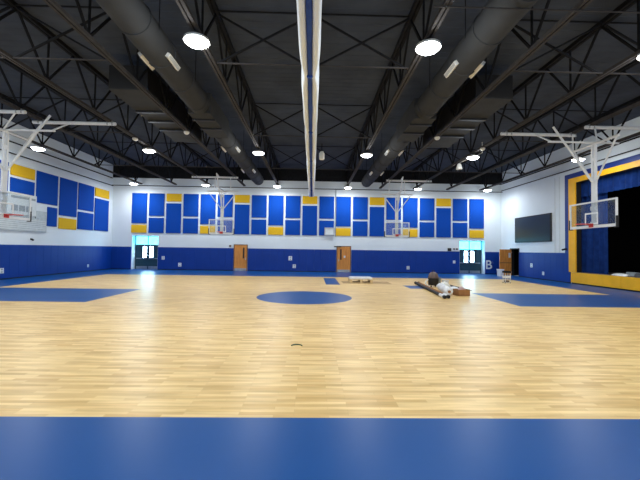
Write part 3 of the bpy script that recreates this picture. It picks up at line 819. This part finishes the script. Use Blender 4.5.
# plastic wrapped roll, crumpled film, box of offcuts
r = thing('wrapped_roll', 'white plastic wrapped flooring roll lying on the floor beside the tubes', 'roll', (5.98, .8, .18))
rd = random.Random(8); mb = MB(); rings = []
ax = Vector((.42, 2.2, 0)); dr = ax.normalized(); sd = Vector((dr.y, -dr.x, 0))
for i in range(19):
    pc = ax*(i/18); ring = []
    for j in range(20):
        rj = .165+rd.uniform(-.012, .02)+.02*math.sin(i*.9+j*.6)
        if i in (0, 18): rj *= .8
        a = 2*PI*j/20; ring.append(pc+sd*(rj*math.cos(a))+Vector((0, 0, max(-.178, rj*math.sin(a)))))
    rings.append(ring)
mb.loft(rings).build('wrap', 'plastic', r, smooth=True)
MB().rod(-dr*.03, ax+dr*.03, .06, n=16).build('core', 'card', r)
o = lump((6.8, 2.3, 0), .24, .4, .26, 9).build('plastic_film', 'plastic', smooth=True); tag(o, 'crumpled white plastic film between wrapped roll and dark batten', 'film')
o = lump((6.85, 3.6, 0), .26, .26, .36, 12).build('plastic_film', 'register', smooth=True); tag(o, 'small crumpled pale film in front of the shop vacuum', 'film')
b = thing('cardboard_box', 'low brown cardboard box with pinkish papers at right end of pile', 'box', (6.62, 1.1, 0), .1)
mb = MB(); mb.box(-.26, .26, -.24, .24, 0, .02); mb.box(-.26, -.245, -.24, .24, 0, .26); mb.box(.245, .26, -.24, .24, 0, .26); mb.box(-.26, .26, -.24, -.225, 0, .26); mb.box(-.26, .26, .225, .24, 0, .26)
mb.build('box_body', 'card', b)
MB().obox((.31, 0, .24), .12, .44, .012, Matrix.Rotation(.45, 3, 'Y')).build('flap', 'card', b)
o = lump((6.62, 1.1, .021), .18, .16, .36, 21).build('paper_heap', 'pink', smooth=True); tag(o, 'pinkish crumpled papers heaped in the brown cardboard box', 'papers')
o = MB().bar((7.55, 5.6, .05), (7.55, 3.0, .05), .1).build('wood_batten', 'dark'); tag(o, 'dark straight batten on the floor behind the wrapped roll', 'batten')
# small cart near the right corner
c = thing('utility_cart', 'small white utility cart with black top before dark doorway', 'cart', (12.1, 7.3, 0))
mb = MB(); mb.box(-.17, .17, -.15, .15, .62, .66); wall_panel(mb, 'Y', -.16, -.15, -.17, .17, .62, .74, []); wall_panel(mb, 'Y', .15, .16, -.17, .17, .62, .74, [])
mb.box(-.18, -.17, -.16, .16, .62, .74); mb.box(.17, .18, -.16, .16, .62, .74); mb.build('top_tray', 'rubber', c)
MB().box(-.18, .18, -.15, .15, .30, .44, .01).build('shelf', 'plastic', c)
MB().box(-.11, .11, -.11, .11, .05, .16, .01).build('base_box', 'vac', c)
for a in (-1, 1):
    for e in (-1, 1): MB().rod((a*.15, e*.13, .05), (a*.15, e*.13, .62), .016).build('leg', 'white_steel', c)
for a in (-1, 1):
    for e in (-1, 1): MB().rod((a*.15-.015, e*.13, .03), (a*.15+.015, e*.13, .03), .03).build('wheel', 'rubber', c)
MB().box(-.15, .15, -.13, .13, .05, .065).build('lower_rail', 'white_steel', c)
# curved green strip on the wood floor
o = MB().torus((-.09, -7.02, .012), .10, .011, n=20, m=8, a0=.15, a1=PI-.15).build('plastic_strip', 'greenstrip', smooth=True)
tag(o, 'small curved dark green strip lying on the wood floor', 'strip')

# ------------------------------------------------------------------ camera, world
yaw, pitch, roll, F = .0219, .0284, .0147, 347.5
f = Vector((math.sin(yaw)*math.cos(pitch), math.cos(yaw)*math.cos(pitch), math.sin(pitch)))
r0 = Vector((math.cos(yaw), -math.sin(yaw), 0)); u0 = r0.cross(f)
cr, sr = math.cos(roll), math.sin(roll)
rr = cr*r0+sr*u0; uu = -sr*r0+cr*u0
cd = bpy.data.cameras.new('camera'); cd.sensor_width = 36; cd.lens = F*36/640; cd.clip_end = 200; cd.clip_start = .05
co = bpy.data.objects.new('camera', cd); COL.objects.link(co)
m = Matrix((rr, uu, -f)).transposed().to_4x4(); m.translation = (.18, -13.77, 1.863)
co.matrix_world = m
sc = bpy.context.scene; sc.camera = co
w = bpy.data.worlds.new('world'); sc.world = w; w.use_nodes = True
w.node_tree.nodes['Background'].inputs[0].default_value = (.6, .75, 1, 1)
w.node_tree.nodes['Background'].inputs[1].default_value = .3
sc.view_settings.view_transform = 'Standard'
sc.view_settings.look = 'None'
sc.view_settings.exposure = 0
